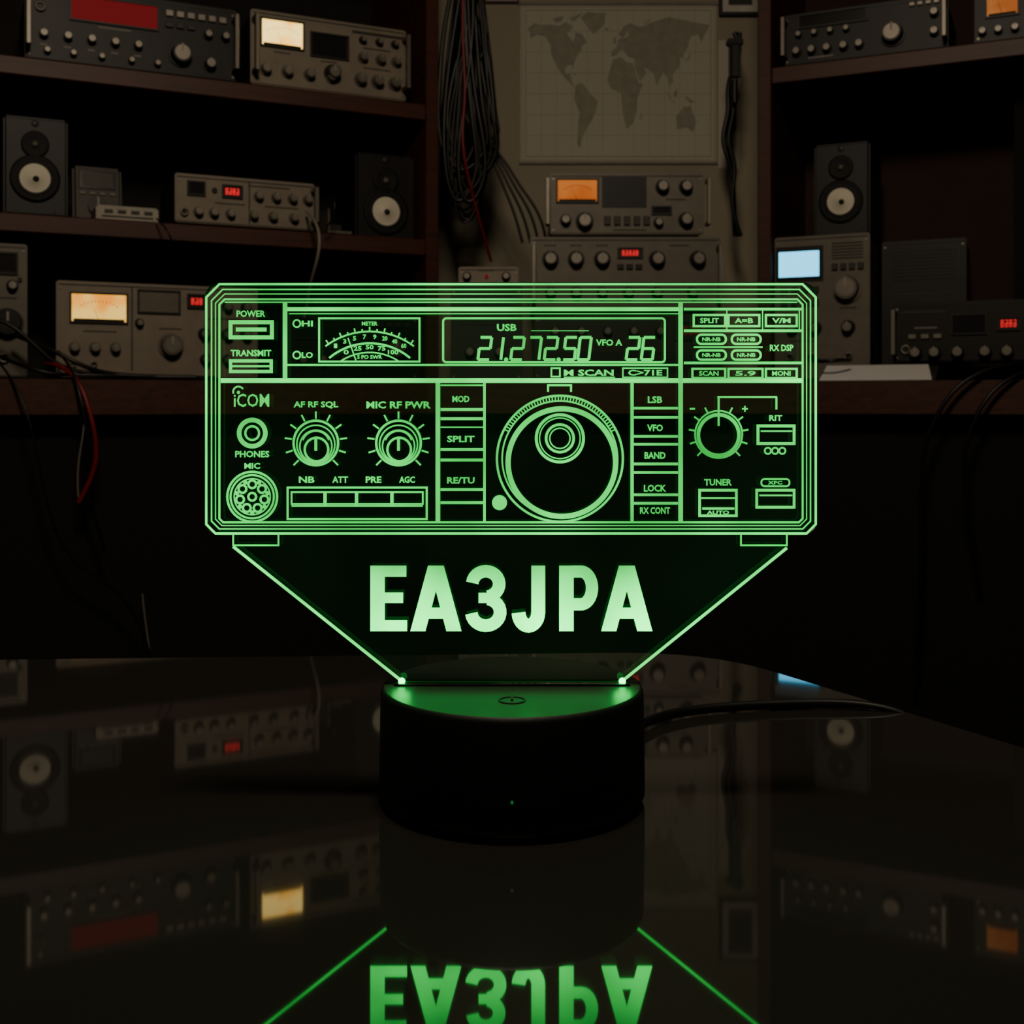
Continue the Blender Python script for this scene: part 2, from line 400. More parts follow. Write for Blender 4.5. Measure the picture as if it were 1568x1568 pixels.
# ------------------------------------------------------------------ right unit equipment
device('radio_transceiver', RF, 1200, 1452, -14, 72, R_TOP, .03, .25,
  row([1222, 1246, 1270, 1296, 1320], 50, 8, black2, silver) + row([1225, 1250, 1275, 1300], 22, 6, black2, silver) + [('k', 1370, 40, 20, black2, silver), ('k', 1432, 15, 8, black2, silver), ('k', 1432, 45, 8, black2, silver), ('win', 1225, -8, 1330, 10, darkglass)] +
  [('btn', 1395+i*12, -6, 1403+i*12, 0, silver) for i in range(4)] + [('lab', 1260, 62, 12, white)],
  face=black2, body=black, handles=[1204, 1448])
device('radio_receiver', RF, 1492, 1680, -50, 46, R_TOP, .03, .25,
  [('lit', 1512, -34, 1560, 4, lit_dim)] + row([1505, 1530, 1556, 1590], 28, 8, black2, silver) + [('k', 1630, 0, 20)], face=black2, body=black)
_, hs, ws = device('signal_analyzer', RF, 1186, 1332, 360, 586, DESK, .02, .26,
  [('pan', 1188, 376, 1262, 432, black), ('win', 1193, 384, 1256, 424, lit_cyan), ('k', 1298, 445, 23, beige2, silver), ('grille', 1275, 372, 1322, 400, 6)] +
  [('btn', 1275+i*13, 406, 1284+i*13, 416, casegrey) for i in range(4)] + [('btn', 1196+i*16, 440, 1207+i*16, 450, casegrey) for i in range(4)] + [('btn', 1196+i*16, 460, 1207+i*16, 470, casegrey) for i in range(4)] +
  row([1215, 1250], 505, 10) + [('jack', 1210, 550, 7), ('jack', 1245, 550, 7), ('jack', 1300, 550, 7), ('k', 1300, 505, 11), ('lab', 1300, 475, 8), ('lab', 1230, 525, 12)],
  face=beige2)
speaker('studio_speaker', RF, 1246, 1332, 212, 356, DESK+hs+.001, .07, .17, 1288, 302, 20, 250)
device('equipment_case', RF, 1350, 1480, 366, 586, DESK, .18, .15,
  [('grille', 1365, 380, 1465, 430, 9), ('pan', 1365, 450, 1465, 452, casegrey)], face=black, body=black)
device('mobile_transceiver', RF, 1368, 1620, 448, 546, DESK+.032, .005, .125,
  [('win', 1462, 472, 1512, 500, darkglass), ('win', 1532, 478, 1564, 495, black), ('dig', 1535, 481, 1560, 492, 4, lit_red), ('pan', 1380, 462, 1450, 466, casegrey)] +
  row([1404, 1434, 1470, 1512, 1545], 530, 12, black2, silver) + [('k', 1600, 505, 14, black2), ('jack', 1388, 525, 8), ('lab', 1420, 490, 10, white), ('btn', 1392, 500, 1405, 508, silver), ('btn', 1412, 500, 1425, 508, silver), ('btn', 1432, 500, 1445, 508, silver)],
  face=black2, body=black, handles=[1371])
ua, ub = RF.u(1376, .01), RF.u(1612, .01)
b = MB(); b.box(0, ub-ua, .0, .11, 0, .003, black); b.box(0, .004, 0, .11, .003, .0312, black); b.box(ub-ua-.004, ub-ua, 0, .11, .003, .0312, black); b.box(0.0, ub-ua, .09, .11, .028, .0312, black)
b.obj('transceiver_stand', RF.loc(ua, .01, DESK), RF.a)
ua, ub = RF.u(1252, -.09), RF.u(1432, -.09); w = ub-ua
paperm = mat('paper', (.92, .90, .86), .8, var=.02)
b = MB()
b.poly([(0, 0, 0), (0, .085, 0), (0, .085, .031), (0, 0, .001)], casegrey, (w, 0, 0))
b.poly([(.003, .001, .0018), (w-.006, .001, .0018), (w-.02, .084, .0318), (.003, .084, .0318)], paperm, (0, 0, .0015))
b.obj('writing_slope', RF.loc(ua, -.092, DESK), RF.a)

# ------------------------------------------------------------------ wall map & picture
def wp(px, py, d=2.85): return ((px-CX)/F*d, d-D0, CAMZ+(HOR-py)/F*d)
mapm = mat('map_paper', (.56, .54, .44), .8, var=.08, scale=8)
landm = mat('map_land', (.36, .355, .275), .85, var=.3, scale=45)
linem = mat('map_ink', (.30, .285, .23), .85)
mx0, _, mz1 = wp(797, 8); mx1, _, mz0 = wp(1096, 248)
W, Hh = mx1-mx0, mz1-mz0
b = MB(); b.box(0, W, 0, .0015, 0, Hh, mapm)
def border(o_, t):
    b.box(o_, W-o_, -.0006, 0, o_, o_+t, linem); b.box(o_, W-o_, -.0006, 0, Hh-o_-t, Hh-o_, linem)
    b.box(o_, o_+t, -.0006, 0, o_, Hh-o_, linem); b.box(W-o_-t, W-o_, -.0006, 0, o_, Hh-o_, linem)
border(.004, .001); border(.012, .0015)
for i in range(1, 12): b.box(.013+(W-.026)*i/12-.0003, .013+(W-.026)*i/12+.0003, -.0003, 0, .013, Hh-.013, linem)
for i in range(1, 7): b.box(.013, W-.013, -.0003, 0, .013+(Hh-.026)*i/7-.0003, .013+(Hh-.026)*i/7+.0003, linem)
lands = [
 [(-168,66),(-156,71),(-140,69),(-125,70),(-110,68),(-95,72),(-82,68),(-94,60),(-88,56),(-82,52),(-78,58),(-78,62),(-65,60),(-56,52),(-66,48),(-66,44),(-75,38),(-81,30),(-81,25),(-85,30),(-97,27),(-97,20),(-88,21),(-84,12),(-79,8),(-84,9),(-95,15),(-106,22),(-115,30),(-124,40),(-125,49),(-135,58),(-150,60),(-163,56),(-165,62)],
 [(-78,8),(-70,12),(-62,10),(-50,1),(-35,-7),(-39,-18),(-48,-27),(-58,-36),(-66,-45),(-68,-54),(-74,-50),(-73,-33),(-70,-18),(-80,-5)],
 [(-55,82),(-20,81),(-22,70),(-43,60),(-52,66),(-68,77)],
 [(-6,35),(10,37),(20,32),(32,31),(38,20),(43,11),(51,11),(40,-5),(40,-16),(33,-28),(20,-35),(12,-18),(9,2),(-8,5),(-17,14),(-10,28)],
 [(-9,38),(-9,43),(-1,46),(5,54),(10,57),(12,55),(24,58),(22,63),(14,56),(5,60),(15,68),(28,71),(45,67),(70,72),(100,77),(140,73),(178,69),(170,61),(162,52),(156,60),(142,58),(135,45),(129,42),(127,35),(121,39),(121,28),(108,20),(109,12),(103,10),(104,2),(97,17),(90,22),(80,12),(77,8),(72,20),(62,25),(52,27),(58,21),(45,13),(35,28),(35,36),(27,37),(22,38),(17,42),(12,45),(5,43),(0,39)],
 [(114,-22),(122,-17),(130,-12),(136,-13),(142,-11),(146,-19),(153,-27),(147,-38),(135,-33),(116,-35)],
 [(-5,50),(1,52),(-3,58),(-6,56)], [(130,32),(140,36),(142,43),(138,38)], [(44,-25),(50,-16),(48,-25)],
 [(96,5),(106,-5),(104,-6),(97,2)], [(109,1),(117,6),(116,-3),(110,-2)], [(131,-1),(150,-8),(142,-9),(133,-4)], [(168,-46),(178,-38),(174,-41)],
 [(-24,66),(-14,66),(-18,63)], [(-85,22),(-75,20),(-77,19)], [(-90,76),(-62,82),(-80,73)], [(-120,76),(-100,78),(-105,73),(-118,72)], [(52,71),(68,76),(57,71)], [(106,-7),(115,-8),(106,-8)]]
for L in lands:
    pts = [(.013+(W-.026)*(lo+172)/352, -.0009, .013+(Hh-.026)*(la+62)/146) for lo, la in L]
    b.poly(pts, landm)
b.box(-.004, W+.004, -.004, .001, -.006, .0005, linem)
b.box(-.004, W+.004, -.004, .001, Hh-.0005, Hh+.006, linem)
b.obj('world_map', (mx0, WB-.0025, mz0))
b = MB(); x0, _, z1 = wp(1096, 62); x1, _, z0 = wp(1128, 258)
b.box(0, x1-x0, 0, .001, 0, z1-z0, mat('pale_sheet', (.58, .54, .45), .8, var=.05)); b.obj('paper_notice', (x0+.006, WB-.0015, z0))
b = MB(); x0, _, z1 = wp(1100, -70); x1, _, z0 = wp(1164, 26)
w, h = x1-x0, z1-z0
b.box(0, w, 0, .012, 0, h, black, .001, 1); b.box(.008, w-.008, -.001, .001, .008, h-.008, mat('photo_mat', (.6, .57, .5), .6)); b.box(.022, w-.022, -.0018, 0, .024, h-.022, casegrey)
b.obj('picture_frame', (x0, WB-.0135, z0))
b = MB(); x0, _, z1 = wp(742, -40); x1, _, z0 = wp(795, 6)
b.box(0, x1-x0, 0, .008, 0, z1-z0, woodm, .001, 1); b.box(.006, x1-x0-.006, -.001, 0, .006, z1-z0-.006, paperm); b.obj('picture_frame', (x0, WB-.0095, z0))

# ------------------------------------------------------------------ cables
cab = mat('cable_black', (.006, .006, .006), .4); cabr = mat('cable_red', (.24, .012, .010), .4); cabg = mat('cable_grey', (.30, .27, .23), .5)
def P(px, py, d): return ((px-CX)/F*d, d-D0, CAMZ+(HOR-py)/F*d)
sp = []; rs = []
for i in range(18):
    a = random.uniform(676, 705); c = random.uniform(722, 764); bt = random.uniform(250, 352); d = random.uniform(2.47, 2.60)
    sp.append([P(705+random.uniform(-8, 25), -75, d), P(a+random.uniform(0, 40), 20, d), P(a+random.uniform(-6, 12), 130, d), P(a-8, bt-60, d), P((a+c)/2-8, bt+14, d+.01), P(c+8, bt-50, d+.01), P(c-6, 190, d), P(c-random.uniform(0, 30), 90, d), P(712+random.uniform(-5, 22), -75, d)])
    rs.append(random.choice([1.1, 1.5, .9]))
for i in range(4):
    d = 2.52+.02*i
    sp.append([P(722+4*i, -75, d), P(750-4*i, 40, d), P(748-i*4, 85, d), P(700+i*6, 120, d), P(712, 190, d), P(752+i*6, 235, d), P(772+i*8, 290, d), P(790+i*14, 330, d), P(800+i*12, 372, d)]); rs.append(1.0)
cb = curve('cable_bundle', sp, .0032, [cab], rs=rs)
curve('cable_bundle', [[P(712, -75, 2.46), P(705, 40, 2.46), P(716, 130, 2.46), P(706, 200, 2.46), P(712, 260, 2.46), P(735, 340, 2.5), P(752, 400, 2.56)]], .003, cabr)
sp = []
for i in range(6):
    o_ = random.uniform(-7, 7); d = 2.62+.02*i
    sp.append([P(1128+o_, 50, d), P(1138-o_, 80, d), P(1112+o_, 120, d), P(1124+o_, 170, d), P(1104+o_, 215, d), P(1130+o_, 260, d), P(1118-o_, 310, d), P(1130+o_, 362, d)])
curve('microphone_lead', sp, .0035, cab, rs=[1, 1.4, 1, 1.6, 1, 1.2])
b = MB()
p = P(1125, 95, 2.60); b.box(-.013, .013, -.01, .01, -.04, .04, black, .006, 3); b.box(-.018, .018, -.012, .012, .035, .05, black2, .003); b.cyl((0, 0, -.065), .007, .05, black, 'z', seg=14)
b.obj('hanging_microphone', p)
curve('audio_cable', [[LF.loc(LF.u(470, .0), -.0, L_MID+.04), P(482, 335, 2.28), P(492, 360, 2.26), P(486, 400, 2.26), P(474, 435, 2.3), P(468, 480, 2.36), LF.loc(LF.u(470, .0), .02, DESK+.13)]], .0030, cabg)
curve('probe_cable', [[P(496, 290, 2.33), P(520, 300, 2.3), P(515, 330, 2.3), P(500, 348, 2.32)], [P(240, 335, 2.2), P(262, 355, 2.15), P(268, 385, 2.2), P(255, 420, 2.3), P(256, 445, 2.33)]], .0016, cab)
def dl(px, v, z): return LF.loc(LF.u(px, v), v, z)
sp = [[dl(-40, -.04, DESK+.1), dl(10, -.06, DESK+.12), dl(70, -.07, DESK+.02), dl(150, -.06, DESK+.01), dl(230, -.07, DESK+.006), dl(330, -.06, DESK+.006)],
      [dl(20, -.02, DESK+.08), dl(90, -.07, DESK+.05), dl(130, -.08, DESK+.012), dl(200, -.05, DESK+.006), dl(300, -.08, DESK+.006)],
      [dl(0, -.03, DESK+.04), dl(60, -.09, DESK+.01), dl(100, -.05, DESK+.008), dl(170, -.08, DESK+.008), dl(250, -.04, DESK+.008)],
      [dl(90, -.04, DESK+.05), dl(115, -.12, DESK+.02), dl(130, -.135, -.03), dl(140, -.125, -.08), dl(120, -.12, -.14), dl(150, -.12, -.2), dl(160, -.11, -.26)],
      [dl(-20, -.05, DESK+.05), dl(30, -.13, DESK), dl(60, -.14, -.09), dl(75, -.13, -.2), dl(120, -.12, -.3), dl(215, -.12, -.34), dl(240, -.1, -.5)]]
curve('power_lead', sp, .0035, cab, rs=[1, 1.2, 1, .9, .6])
curve('red_power_lead', [[dl(70, -.05, DESK+.03), dl(115, -.11, DESK+.022), dl(138, -.135, -.01), dl(150, -.135, -.07), dl(146, -.125, -.12), dl(120, -.12, -.17)]], .0040, cabr)
curve('probe_cable', [[dl(100, -.05, DESK+.02), dl(128, -.125, DESK-.01), dl(134, -.13, -.05), dl(116, -.125, -.10), dl(120, -.12, -.16)], [dl(218, -.09, -.34), dl(222, -.09, -.40), dl(240, -.09, -.52)]], .0012, cabg)
def dr(px, v, z): return RF.loc(RF.u(px, v), v, z)
curve('power_lead', [[dr(1560, -.09, DESK+.03), dr(1480, -.13, DESK+.02), dr(1430, -.14, -.02), dr(1405, -.135, -.1), dr(1415, -.125, -.3), dr(1400, -.12, -.5)],
                     [dr(1600, -.09, DESK+.02), dr(1530, -.13, DESK+.012), dr(1480, -.14, -.04), dr(1468, -.135, -.12), dr(1500, -.125, -.3)],
                     [dr(1240, -.06, DESK+.05), dr(1252, -.099, DESK+.03), dr(1285, -.099, DESK+.045), dr(1300, -.06, DESK+.04)]], .004, cab)

# ------------------------------------------------------------------ lamp table
def bez(c, pts, r=.05):
    out = []; n = len(pts)
    for i in range(n):
        p, a, q = Vector(pts[i]), Vector(pts[i-1]), Vector(pts[(i+1) % n])
        s1 = p+(a-p).normalized()*r; s2 = p+(q-p).normalized()*r
        for k in range(9):
            t = k/8; out.append((1-t)**2*s1+2*t*(1-t)*p+t*t*s2)
    return out
tp = [(-.75, .555-D0), (.100, .600-D0), (.56, -.283-D0), (-.75, -.35-D0)]
tablem = mat('table_black_glass', (.023, .0225, .020), .033, var=.1, scale=3, ior=1.72)
tablebody = mat('table_wood_dark', (.02, .015, .012), .5)
tab = empty('lamp_table')
b = MB(); b.poly([(p.x, p.y, TZ-.010) for p in bez(0, tp)], tablem, (0, 0, .010)); b.obj('glass_top', parent=tab)
c0 = Vector((-.2, -.3)); tin = [(Vector(p)-c0)*.93+c0 for p in tp]
b = MB(); b.poly([(p.x, p.y, TZ-.045) for p in bez(0, tin, .04)], tablebody, (0, 0, .0345)); b.obj('apron', parent=tab)
b = MB()
for p in [(Vector(q)-c0)*.82+c0 for q in tp]: b.lathe([(.015, 0), (.024, TZ-.045)], (p.x, p.y, 0), tablebody, 'z')
b.obj('legs', parent=tab)

# ------------------------------------------------------------------ lamp
lamp = empty('acrylic_night_lamp')
RB = .042; HB = 175*S
basem = mat('lamp_base_black', (.0035, .0035, .0038), .55, bump=.05, scale=400)
topm = mat('lamp_base_top', (.022, .023, .022), .38)
b = MB()
prof = [(0, .001), (RB-.004, .001), (RB-.0005, .0015), (RB+.0004, .003), (RB+.0004, .010), (RB, HB-.0022), (RB-.0006, HB-.0007), (RB-.0012, HB-.0004)]
b.lathe(prof, (0, 0, TZ), basem, 'z', 96, cap=False)
b.lathe([(RB-.0012, HB-.0004), (0, HB-.0004)], (0, 0, TZ), topm, 'z', 96, cap=False)
b.obj('base', parent=lamp)
ztop = TZ+HB-.0004
b = MB()
b.box(-.0375, .0375, -.0036, -.0024, ztop, ztop+.0006, basem); b.box(-.0375, .0375, .0024, .0036, ztop, ztop+.0006, basem)
b.box(-.0375, -.0362, -.0036, .0036, ztop, ztop+.0006, basem); b.box(.0362, .0375, -.0036, .0036, ztop, ztop+.0006, basem)
b.lathe([(.0042, 0), (.0042, .0003), (.0037, .0003), (.0037, 0)], (0, -.0215, ztop), basem, 'z', 32, cap=False)
b.box(-.0004, .0004, -.0215, -.0165, ztop, ztop+.0004, basem)
b.obj('slot_and_touch_button', parent=lamp)
endg = mat('edge_end_glow', (.1, .5, .2), .4, emis=(.02, 1, .14), es=9)
ledd = mat('led_strip_green', (.02, .1, .04), .4, emis=(.02, 1, .12), es=.08)
b = MB()
b.box(-.0355, .0355, -.0023, -.0018, ztop, ztop+.0002, ledd); b.box(-.0355, .0355, .0018, .0023, ztop, ztop+.0002, ledd)
b.obj('led_strip', parent=lamp)
b = MB(); b.cyl((0, -RB-.0006, TZ+.0125), .0004, .0008, mat('status_led', (.05, .3, .1), .4, emis=(.05, 1, .2), es=.12), seg=12); b.obj('status_led', parent=lamp)

# acrylic plate
def G(px, py): return ((px-783)*S, CAMZ+(HOR-py)*S)
def rrect(x0, y0, x1, y1, r, n=6):
    pts = []
    for cx, cy, a0 in ((x1-r, y0+r, -90), (x1-r, y1-r, 0), (x0+r, y1-r, 90), (x0+r, y0+r, 180)):
        for k in range(n+1):
            a = math.radians(a0+90*k/n); pts.append((cx+r*math.cos(a), cy+r*math.sin(a)))
    return pts
acr = bpy.data.materials.new('clear_acrylic_haze'); acr.use_nodes = True
nt = acr.node_tree; nt.nodes.clear()
out = nt.nodes.new('ShaderNodeOutputMaterial'); tr = nt.nodes.new('ShaderNodeBsdfTransparent'); gl = nt.nodes.new('ShaderNodeBsdfGlossy')
tr.inputs[0].default_value = (.84, .86, .845, 1); gl.inputs['Roughness'].default_value = .03
fr_ = nt.nodes.new('ShaderNodeFresnel'); fr_.inputs[0].default_value = 1.3; mxs = nt.nodes.new('ShaderNodeMixShader')
em = nt.nodes.new('ShaderNodeEmission'); em.inputs[0].default_value = (.06, 1, .22, 1)  # green haze of scattered light put into the plate as faint emission
tc = nt.nodes.new('ShaderNodeTexCoord'); nz = nt.nodes.new('ShaderNodeTexNoise'); nz.inputs['Scale'].default_value = 18
mm = nt.nodes.new('ShaderNodeMath'); mm.operation = 'MULTIPLY'; mm.inputs[1].default_value = .005
nt.links.new(tc.outputs['Object'], nz.inputs['Vector']); nt.links.new(nz.outputs['Fac'], mm.inputs[0]); nt.links.new(mm.outputs[0], em.inputs[1])
ad = nt.nodes.new('ShaderNodeAddShader')
nt.links.new(fr_.outputs[0], mxs.inputs[0]); nt.links.new(tr.outputs[0], mxs.inputs[1]); nt.links.new(gl.outputs[0], mxs.inputs[2])
nt.links.new(mxs.outputs[0], ad.inputs[0]); nt.links.new(em.outputs[0], ad.inputs[1]); nt.links.new(ad.outputs[0], out.inputs[0])
body = rrect(314, 433, 1249, 819, 24)
n7 = 7
outline = body[:2*n7] + [(1204, 819), (1204, 838), (952, 1042), (952, 1046), (613, 1046), (613, 1042), (356, 838), (356, 819)] + body[2*n7:]
TH = .0016
b = MB(); b.poly([(G(*p)[0], -TH, G(*p)[1]) for p in outline], acr, (0, 2*TH, 0)); b.obj('acrylic_plate', parent=lamp)

def engr(name, col, s0, s1, z0, z1):
    m = bpy.data.materials.new(name); m.use_nodes = True; nt = m.node_tree; nt.nodes.clear()
    out = nt.nodes.new('ShaderNodeOutputMaterial'); e = nt.nodes.new('ShaderNodeEmission'); e.inputs[0].default_value = (*col, 1)
    tc = nt.nodes.new('ShaderNodeTexCoord'); sx = nt.nodes.new('ShaderNodeSeparateXYZ'); mr = nt.nodes.new('ShaderNodeMapRange')
    nt.links.new(tc.outputs['Object'], sx.inputs[0]); nt.links.new(sx.outputs['Z'], mr.inputs['Value'])
    mr.inputs['From Min'].default_value = z0; mr.inputs['From Max'].default_value = z1; mr.inputs['To Min'].default_value = s0; mr.inputs['To Max'].default_value = s1
    nz = nt.nodes.new('ShaderNodeTexNoise'); nz.inputs['Scale'].default_value = 28; nt.links.new(tc.outputs['Object'], nz.inputs['Vector'])
    r2 = nt.nodes.new('ShaderNodeMapRange'); r2.inputs['From Min'].default_value = .3; r2.inputs['From Max'].default_value = .7; r2.inputs['To Min'].default_value = .5; r2.inputs['To Max'].default_value = 1.5
    nt.links.new(nz.outputs['Fac'], r2.inputs['Value'])
    m_ = nt.nodes.new('ShaderNodeMath'); m_.operation = 'MULTIPLY'
    nt.links.new(mr.outputs[0], m_.inputs[0]); nt.links.new(r2.outputs[0], m_.inputs[1]); nt.links.new(m_.outputs[0], e.inputs[1]); nt.links.new(e.outputs[0], out.inputs[0])
    return m
YE = -TH-.00012
engm = engr('engraving_glow', (.008, 1, .10), 1.4, 1.2, CAMZ-.09, CAMZ+.04)
calm = engr('callsign_glow', (.010, 1, .115), 5.2, 1.3, G(0, 965)[1], G(0, 865)[1])
edgem = engr('edge_glow', (.008, 1, .105), 2.2, 1.7, CAMZ-.09, CAMZ+.04)

class EG:
    def __init__(s): s.bm = bmesh.new()
    def face(s, pts):
        vs = [s.bm.verts.new((G(*p)[0], YE, G(*p)[1])) for p in pts]
        f = s.bm.faces.new(vs)
        return f
    def rect(s, x0, y0, x1, y1): s.face([(x0, y0), (x1, y0), (x1, y1), (x0, y1)])
    def h(s, x0, x1, y, w=3): s.rect(x0, y-w/2, x1, y+w/2)
    def v(s, x, y0, y1, w=3): s.rect(x-w/2, y0, x+w/2, y1)
    def stroke(s, pts, w=3, closed=False):
        n = len(pts); L = []; R = []
        for i in range(n):
            p = Vector(pts[i])
            a = Vector(pts[(i-1) % n]) if (closed or i > 0) else None
            c = Vector(pts[(i+1) % n]) if (closed or i < n-1) else None
            d1 = (p-a).normalized() if a is not None else (c-p).normalized()
            d2 = (c-p).normalized() if c is not None else d1
            n1 = Vector((-d1.y, d1.x)); n2 = Vector((-d2.y, d2.x)); nn = (n1+n2).normalized()
            k = w/2/max(.5, nn.dot(n1)); L.append(p+nn*k); R.append(p-nn*k)
        for i in range(n if closed else n-1):
            j = (i+1) % n; s.face([L[i], L[j], R[j], R[i]])
    def rr(s, x0, y0, x1, y1, w=3, r=0):
        if r <= 0: s.stroke([(x0, y0), (x1, y0), (x1, y1), (x0, y1)], w, True)
        else: s.stroke(rrect(x0, y0, x1, y1, r), w, True)
    def arc(s, cx, cy, r, a0, a1, w=3, n=None, ry=None):
        n = n or max(6, int(abs(a1-a0)/6)); ry = ry or r
        s.stroke([(cx+r*math.cos(math.radians(a0+(a1-a0)*k/n)), cy-ry*math.sin(math.radians(a0+(a1-a0)*k/n))) for k in range(n+1)], w)
    def ring(s, cx, cy, r, w=3, n=None):
        n = n or max(14, int(r*1.1))
        s.stroke([(cx+r*math.cos(2*math.pi*k/n), cy-r*math.sin(2*math.pi*k/n)) for k in range(n)], w, True)
    def disc(s, cx, cy, r, n=18): s.face([(cx+r*math.cos(2*math.pi*k/n), cy-r*math.sin(2*math.pi*k/n)) for k in range(n)])
    def text(s, t, cx, cy, w, h, off=.03):
        c = bpy.data.curves.new('t', 'FONT'); c.body = t; c.size = 1; c.offset = off; c.resolution_u = 2
        o = bpy.data.objects.new('t', c); COL.objects.link(o); bpy.context.view_layer.update()
        me = bpy.data.meshes.new_from_object(o.evaluated_get(bpy.context.evaluated_depsgraph_get()))
        xs = [v.co.x for v in me.vertices]; ys = [v.co.y for v in me.vertices]
        if xs:
            ax, bx, ay, by = min(xs), max(xs), min(ys), max(ys)
            for v in me.vertices:
                px = cx-w/2+(v.co.x-ax)/(bx-ax)*w; py = cy+h/2-(v.co.y-ay)/(by-ay)*h
                g = G(px, py); v.co = (g[0], YE, g[1])
            s.bm.from_mesh(me)
        bpy.data.objects.remove(o); bpy.data.curves.remove(c); bpy.data.meshes.remove(me)
    def obj(s, name, m):
        me = bpy.data.meshes.new(name); s.bm.to_mesh(me); s.bm.free(); me.materials.append(m)
        o = bpy.data.objects.new(name, me); COL.objects.link(o); o.parent = lamp
        return o
def cham(x0, y0, x1, y1, c): return [(x0+c, y0), (x1-c, y0), (x1, y0+c), (x1, y1-c*.7), (x1-c*.7, y1), (x0+c*.7, y1), (x0, y1-c*.7), (x0, y0+c)]
# bright outer edges and main bars
g_ = EG()
g_.stroke(cham(317, 436, 1246, 816, 20), 3.4, True)
g_.stroke([(358, 836), (615, 1041)], 4.5); g_.stroke([(1202, 838), (951, 1041)], 4.5)
g_.h(339, 1226, 583, 7); g_.h(437, 1043, 474, 6)
g_.obj('glowing_edges', edgem)
e = EG()
e.stroke(cham(325, 444, 1238, 809, 17), 2.2, True)
e.stroke(cham(331, 451, 1232, 804, 14), 1.6, True)
e.stroke(cham(337, 459, 1226, 799, 8), 3, True)
e.h(345, 1218, 463.5, 2)
for a, c in ((358, 427), (1132, 1202)): e.stroke([(a, 818), (a, 834), (c, 834), (c, 818)], 2.5)
e.v(437, 463, 580, 7); e.v(1040, 463, 800, 7)
e.h(437, 1043, 559, 3.2); e.h(443, 1040, 481, 1.6)
e.text('POWER', 385, 481, 44, 10); e.rr(354, 494, 417, 517, 6); e.rect(362, 502, 409, 508)
e.text('TRANSMIT', 385, 541, 62, 10); e.rr(354, 553, 416, 569, 5); e.h(356, 414, 561, 3)
for y, t in ((496, 'HI'), (544, 'LO')): e.ring(455, y, 5.5, 2.4); e.text(t, 471, y, 17, 9)
e.rr(489, 488, 642, 554, 3)
e.arc(566, 620, 112, 53, 127, 2.6); e.arc(566, 622, 96, 50, 130, 3.2); e.arc(566, 620, 80, 56, 124, 2.2)
for i in range(13):
    a = math.radians(56+68*i/12); r0, r1 = 112, 119 if i % 2 == 0 else 116
    e.stroke([(566+r0*math.cos(a), 620-r0*math.sin(a)), (566+r1*math.cos(a), 620-r1*math.sin(a))], 2.2)
for i, t in enumerate(['1', '3', '5', '7', '9', '20', '40', '60']):
    a = math.radians(120-60*i/7); e.text(t, 566+104*math.cos(a), 620-104*math.sin(a), 5+3*(len(t)-1), 7)
for i, t in enumerate(['0', '25', '50', '75', '100']):
    a = math.radians(114-48*i/4); e.text(t, 566+88*math.cos(a), 620-88*math.sin(a), 4+4*len(t), 7)
e.text('S PO SWR', 566, 547, 38, 6); e.stroke([(545, 552), (533, 518)], 2); e.text('METER', 566, 496, 24, 6)
e.rr(678, 488, 1016, 555, 3.2, 5); e.text('USB', 775, 502, 30, 11); e.h(812, 900, 507, 1.2)
SEG = {'0': 'abcdef', '1': 'bc', '2': 'abged', '5': 'afgcd', '6': 'afgedc', '7': 'abc'}
def seg(ch, x, yb=551, h=34, w=17, t=4.4):
    sl = .12
    def q(fx, fy): return (x+fx*w+fy*h*sl, yb-fy*h)
    L = {'a': ((0, 1), (1, 1)), 'b': ((1, 1), (1, .5)), 'c': ((1, .5), (1, 0)), 'd': ((0, 0), (1, 0)), 'e': ((0, 0), (0, .5)), 'f': ((0, .5), (0, 1)), 'g': ((0, .5), (1, .5))}
    for c in SEG[ch]:
        (a, b_) = L[c]; e.stroke([q(*a), q(*b_)], t)
for ch, x in zip('2127250', (731, 749, 781, 807, 832, 861, 883)): seg(ch, x)
for x in (774, 854): e.disc(x, 551, 3.4, 10)
seg('2', 957); seg('6', 980); e.text('VFO A', 931, 525, 40, 10)
e.rr(843, 564, 856, 577, 2.5); e.text('M SCAN', 900, 571, 76, 10); e.rr(952, 564, 1020, 578, 2.2); e.text('C>71E', 986, 571, 52, 9)
e.h(862, 940, 578, 2)
for x0, x1, t in ((1060, 1108, 'SPLIT'), (1113, 1160, 'A=B'), (1170, 1217, 'V/M')):
    e.rr(x0, 483, x1, 500, 3.4); e.text(t, (x0+x1)/2, 491.5, (x1-x0)*.6, 8)
e.h(1045, 1226, 474, 4); e.h(1045, 1226, 507, 4); e.h(1060, 1165, 532, 2.2); e.h(1045, 1226, 556, 4)
for y in (520, 544):
    for x0 in (1065, 1118): e.rr(x0, y-7, x0+44, y+7, 3.4, 6.5); e.text('NR-NB', x0+22, y, 28, 6)
e.text('RX DSP', 1194, 533, 36, 10)
for x0, x1, t in ((1058, 1108, 'SCAN'), (1113, 1165, '5.9'), (1170, 1217, 'MONI')):
    e.rr(x0, 565, x1, 579, 3.4); e.text(t, (x0+x1)/2, 572, (x1-x0)*.6, 7.5)
for x in (1110.5, 1165, 1221): e.v(x, 476, 506, 1.6)
e.text('iCOM', 386, 613, 54, 20, .01); e.arc(366, 600, 8, 30, 200, 2.6); e.disc(366, 601, 2.6, 10)
e.ring(387, 663, 20, 7, 40); e.ring(387, 663, 10.5, 3.4, 26); e.text('PHONES', 387, 695, 52, 10); e.text('MIC', 387, 713, 24, 9)
e.ring(387, 760, 38, 3.5, 48); e.ring(387, 760, 33, 3, 44)
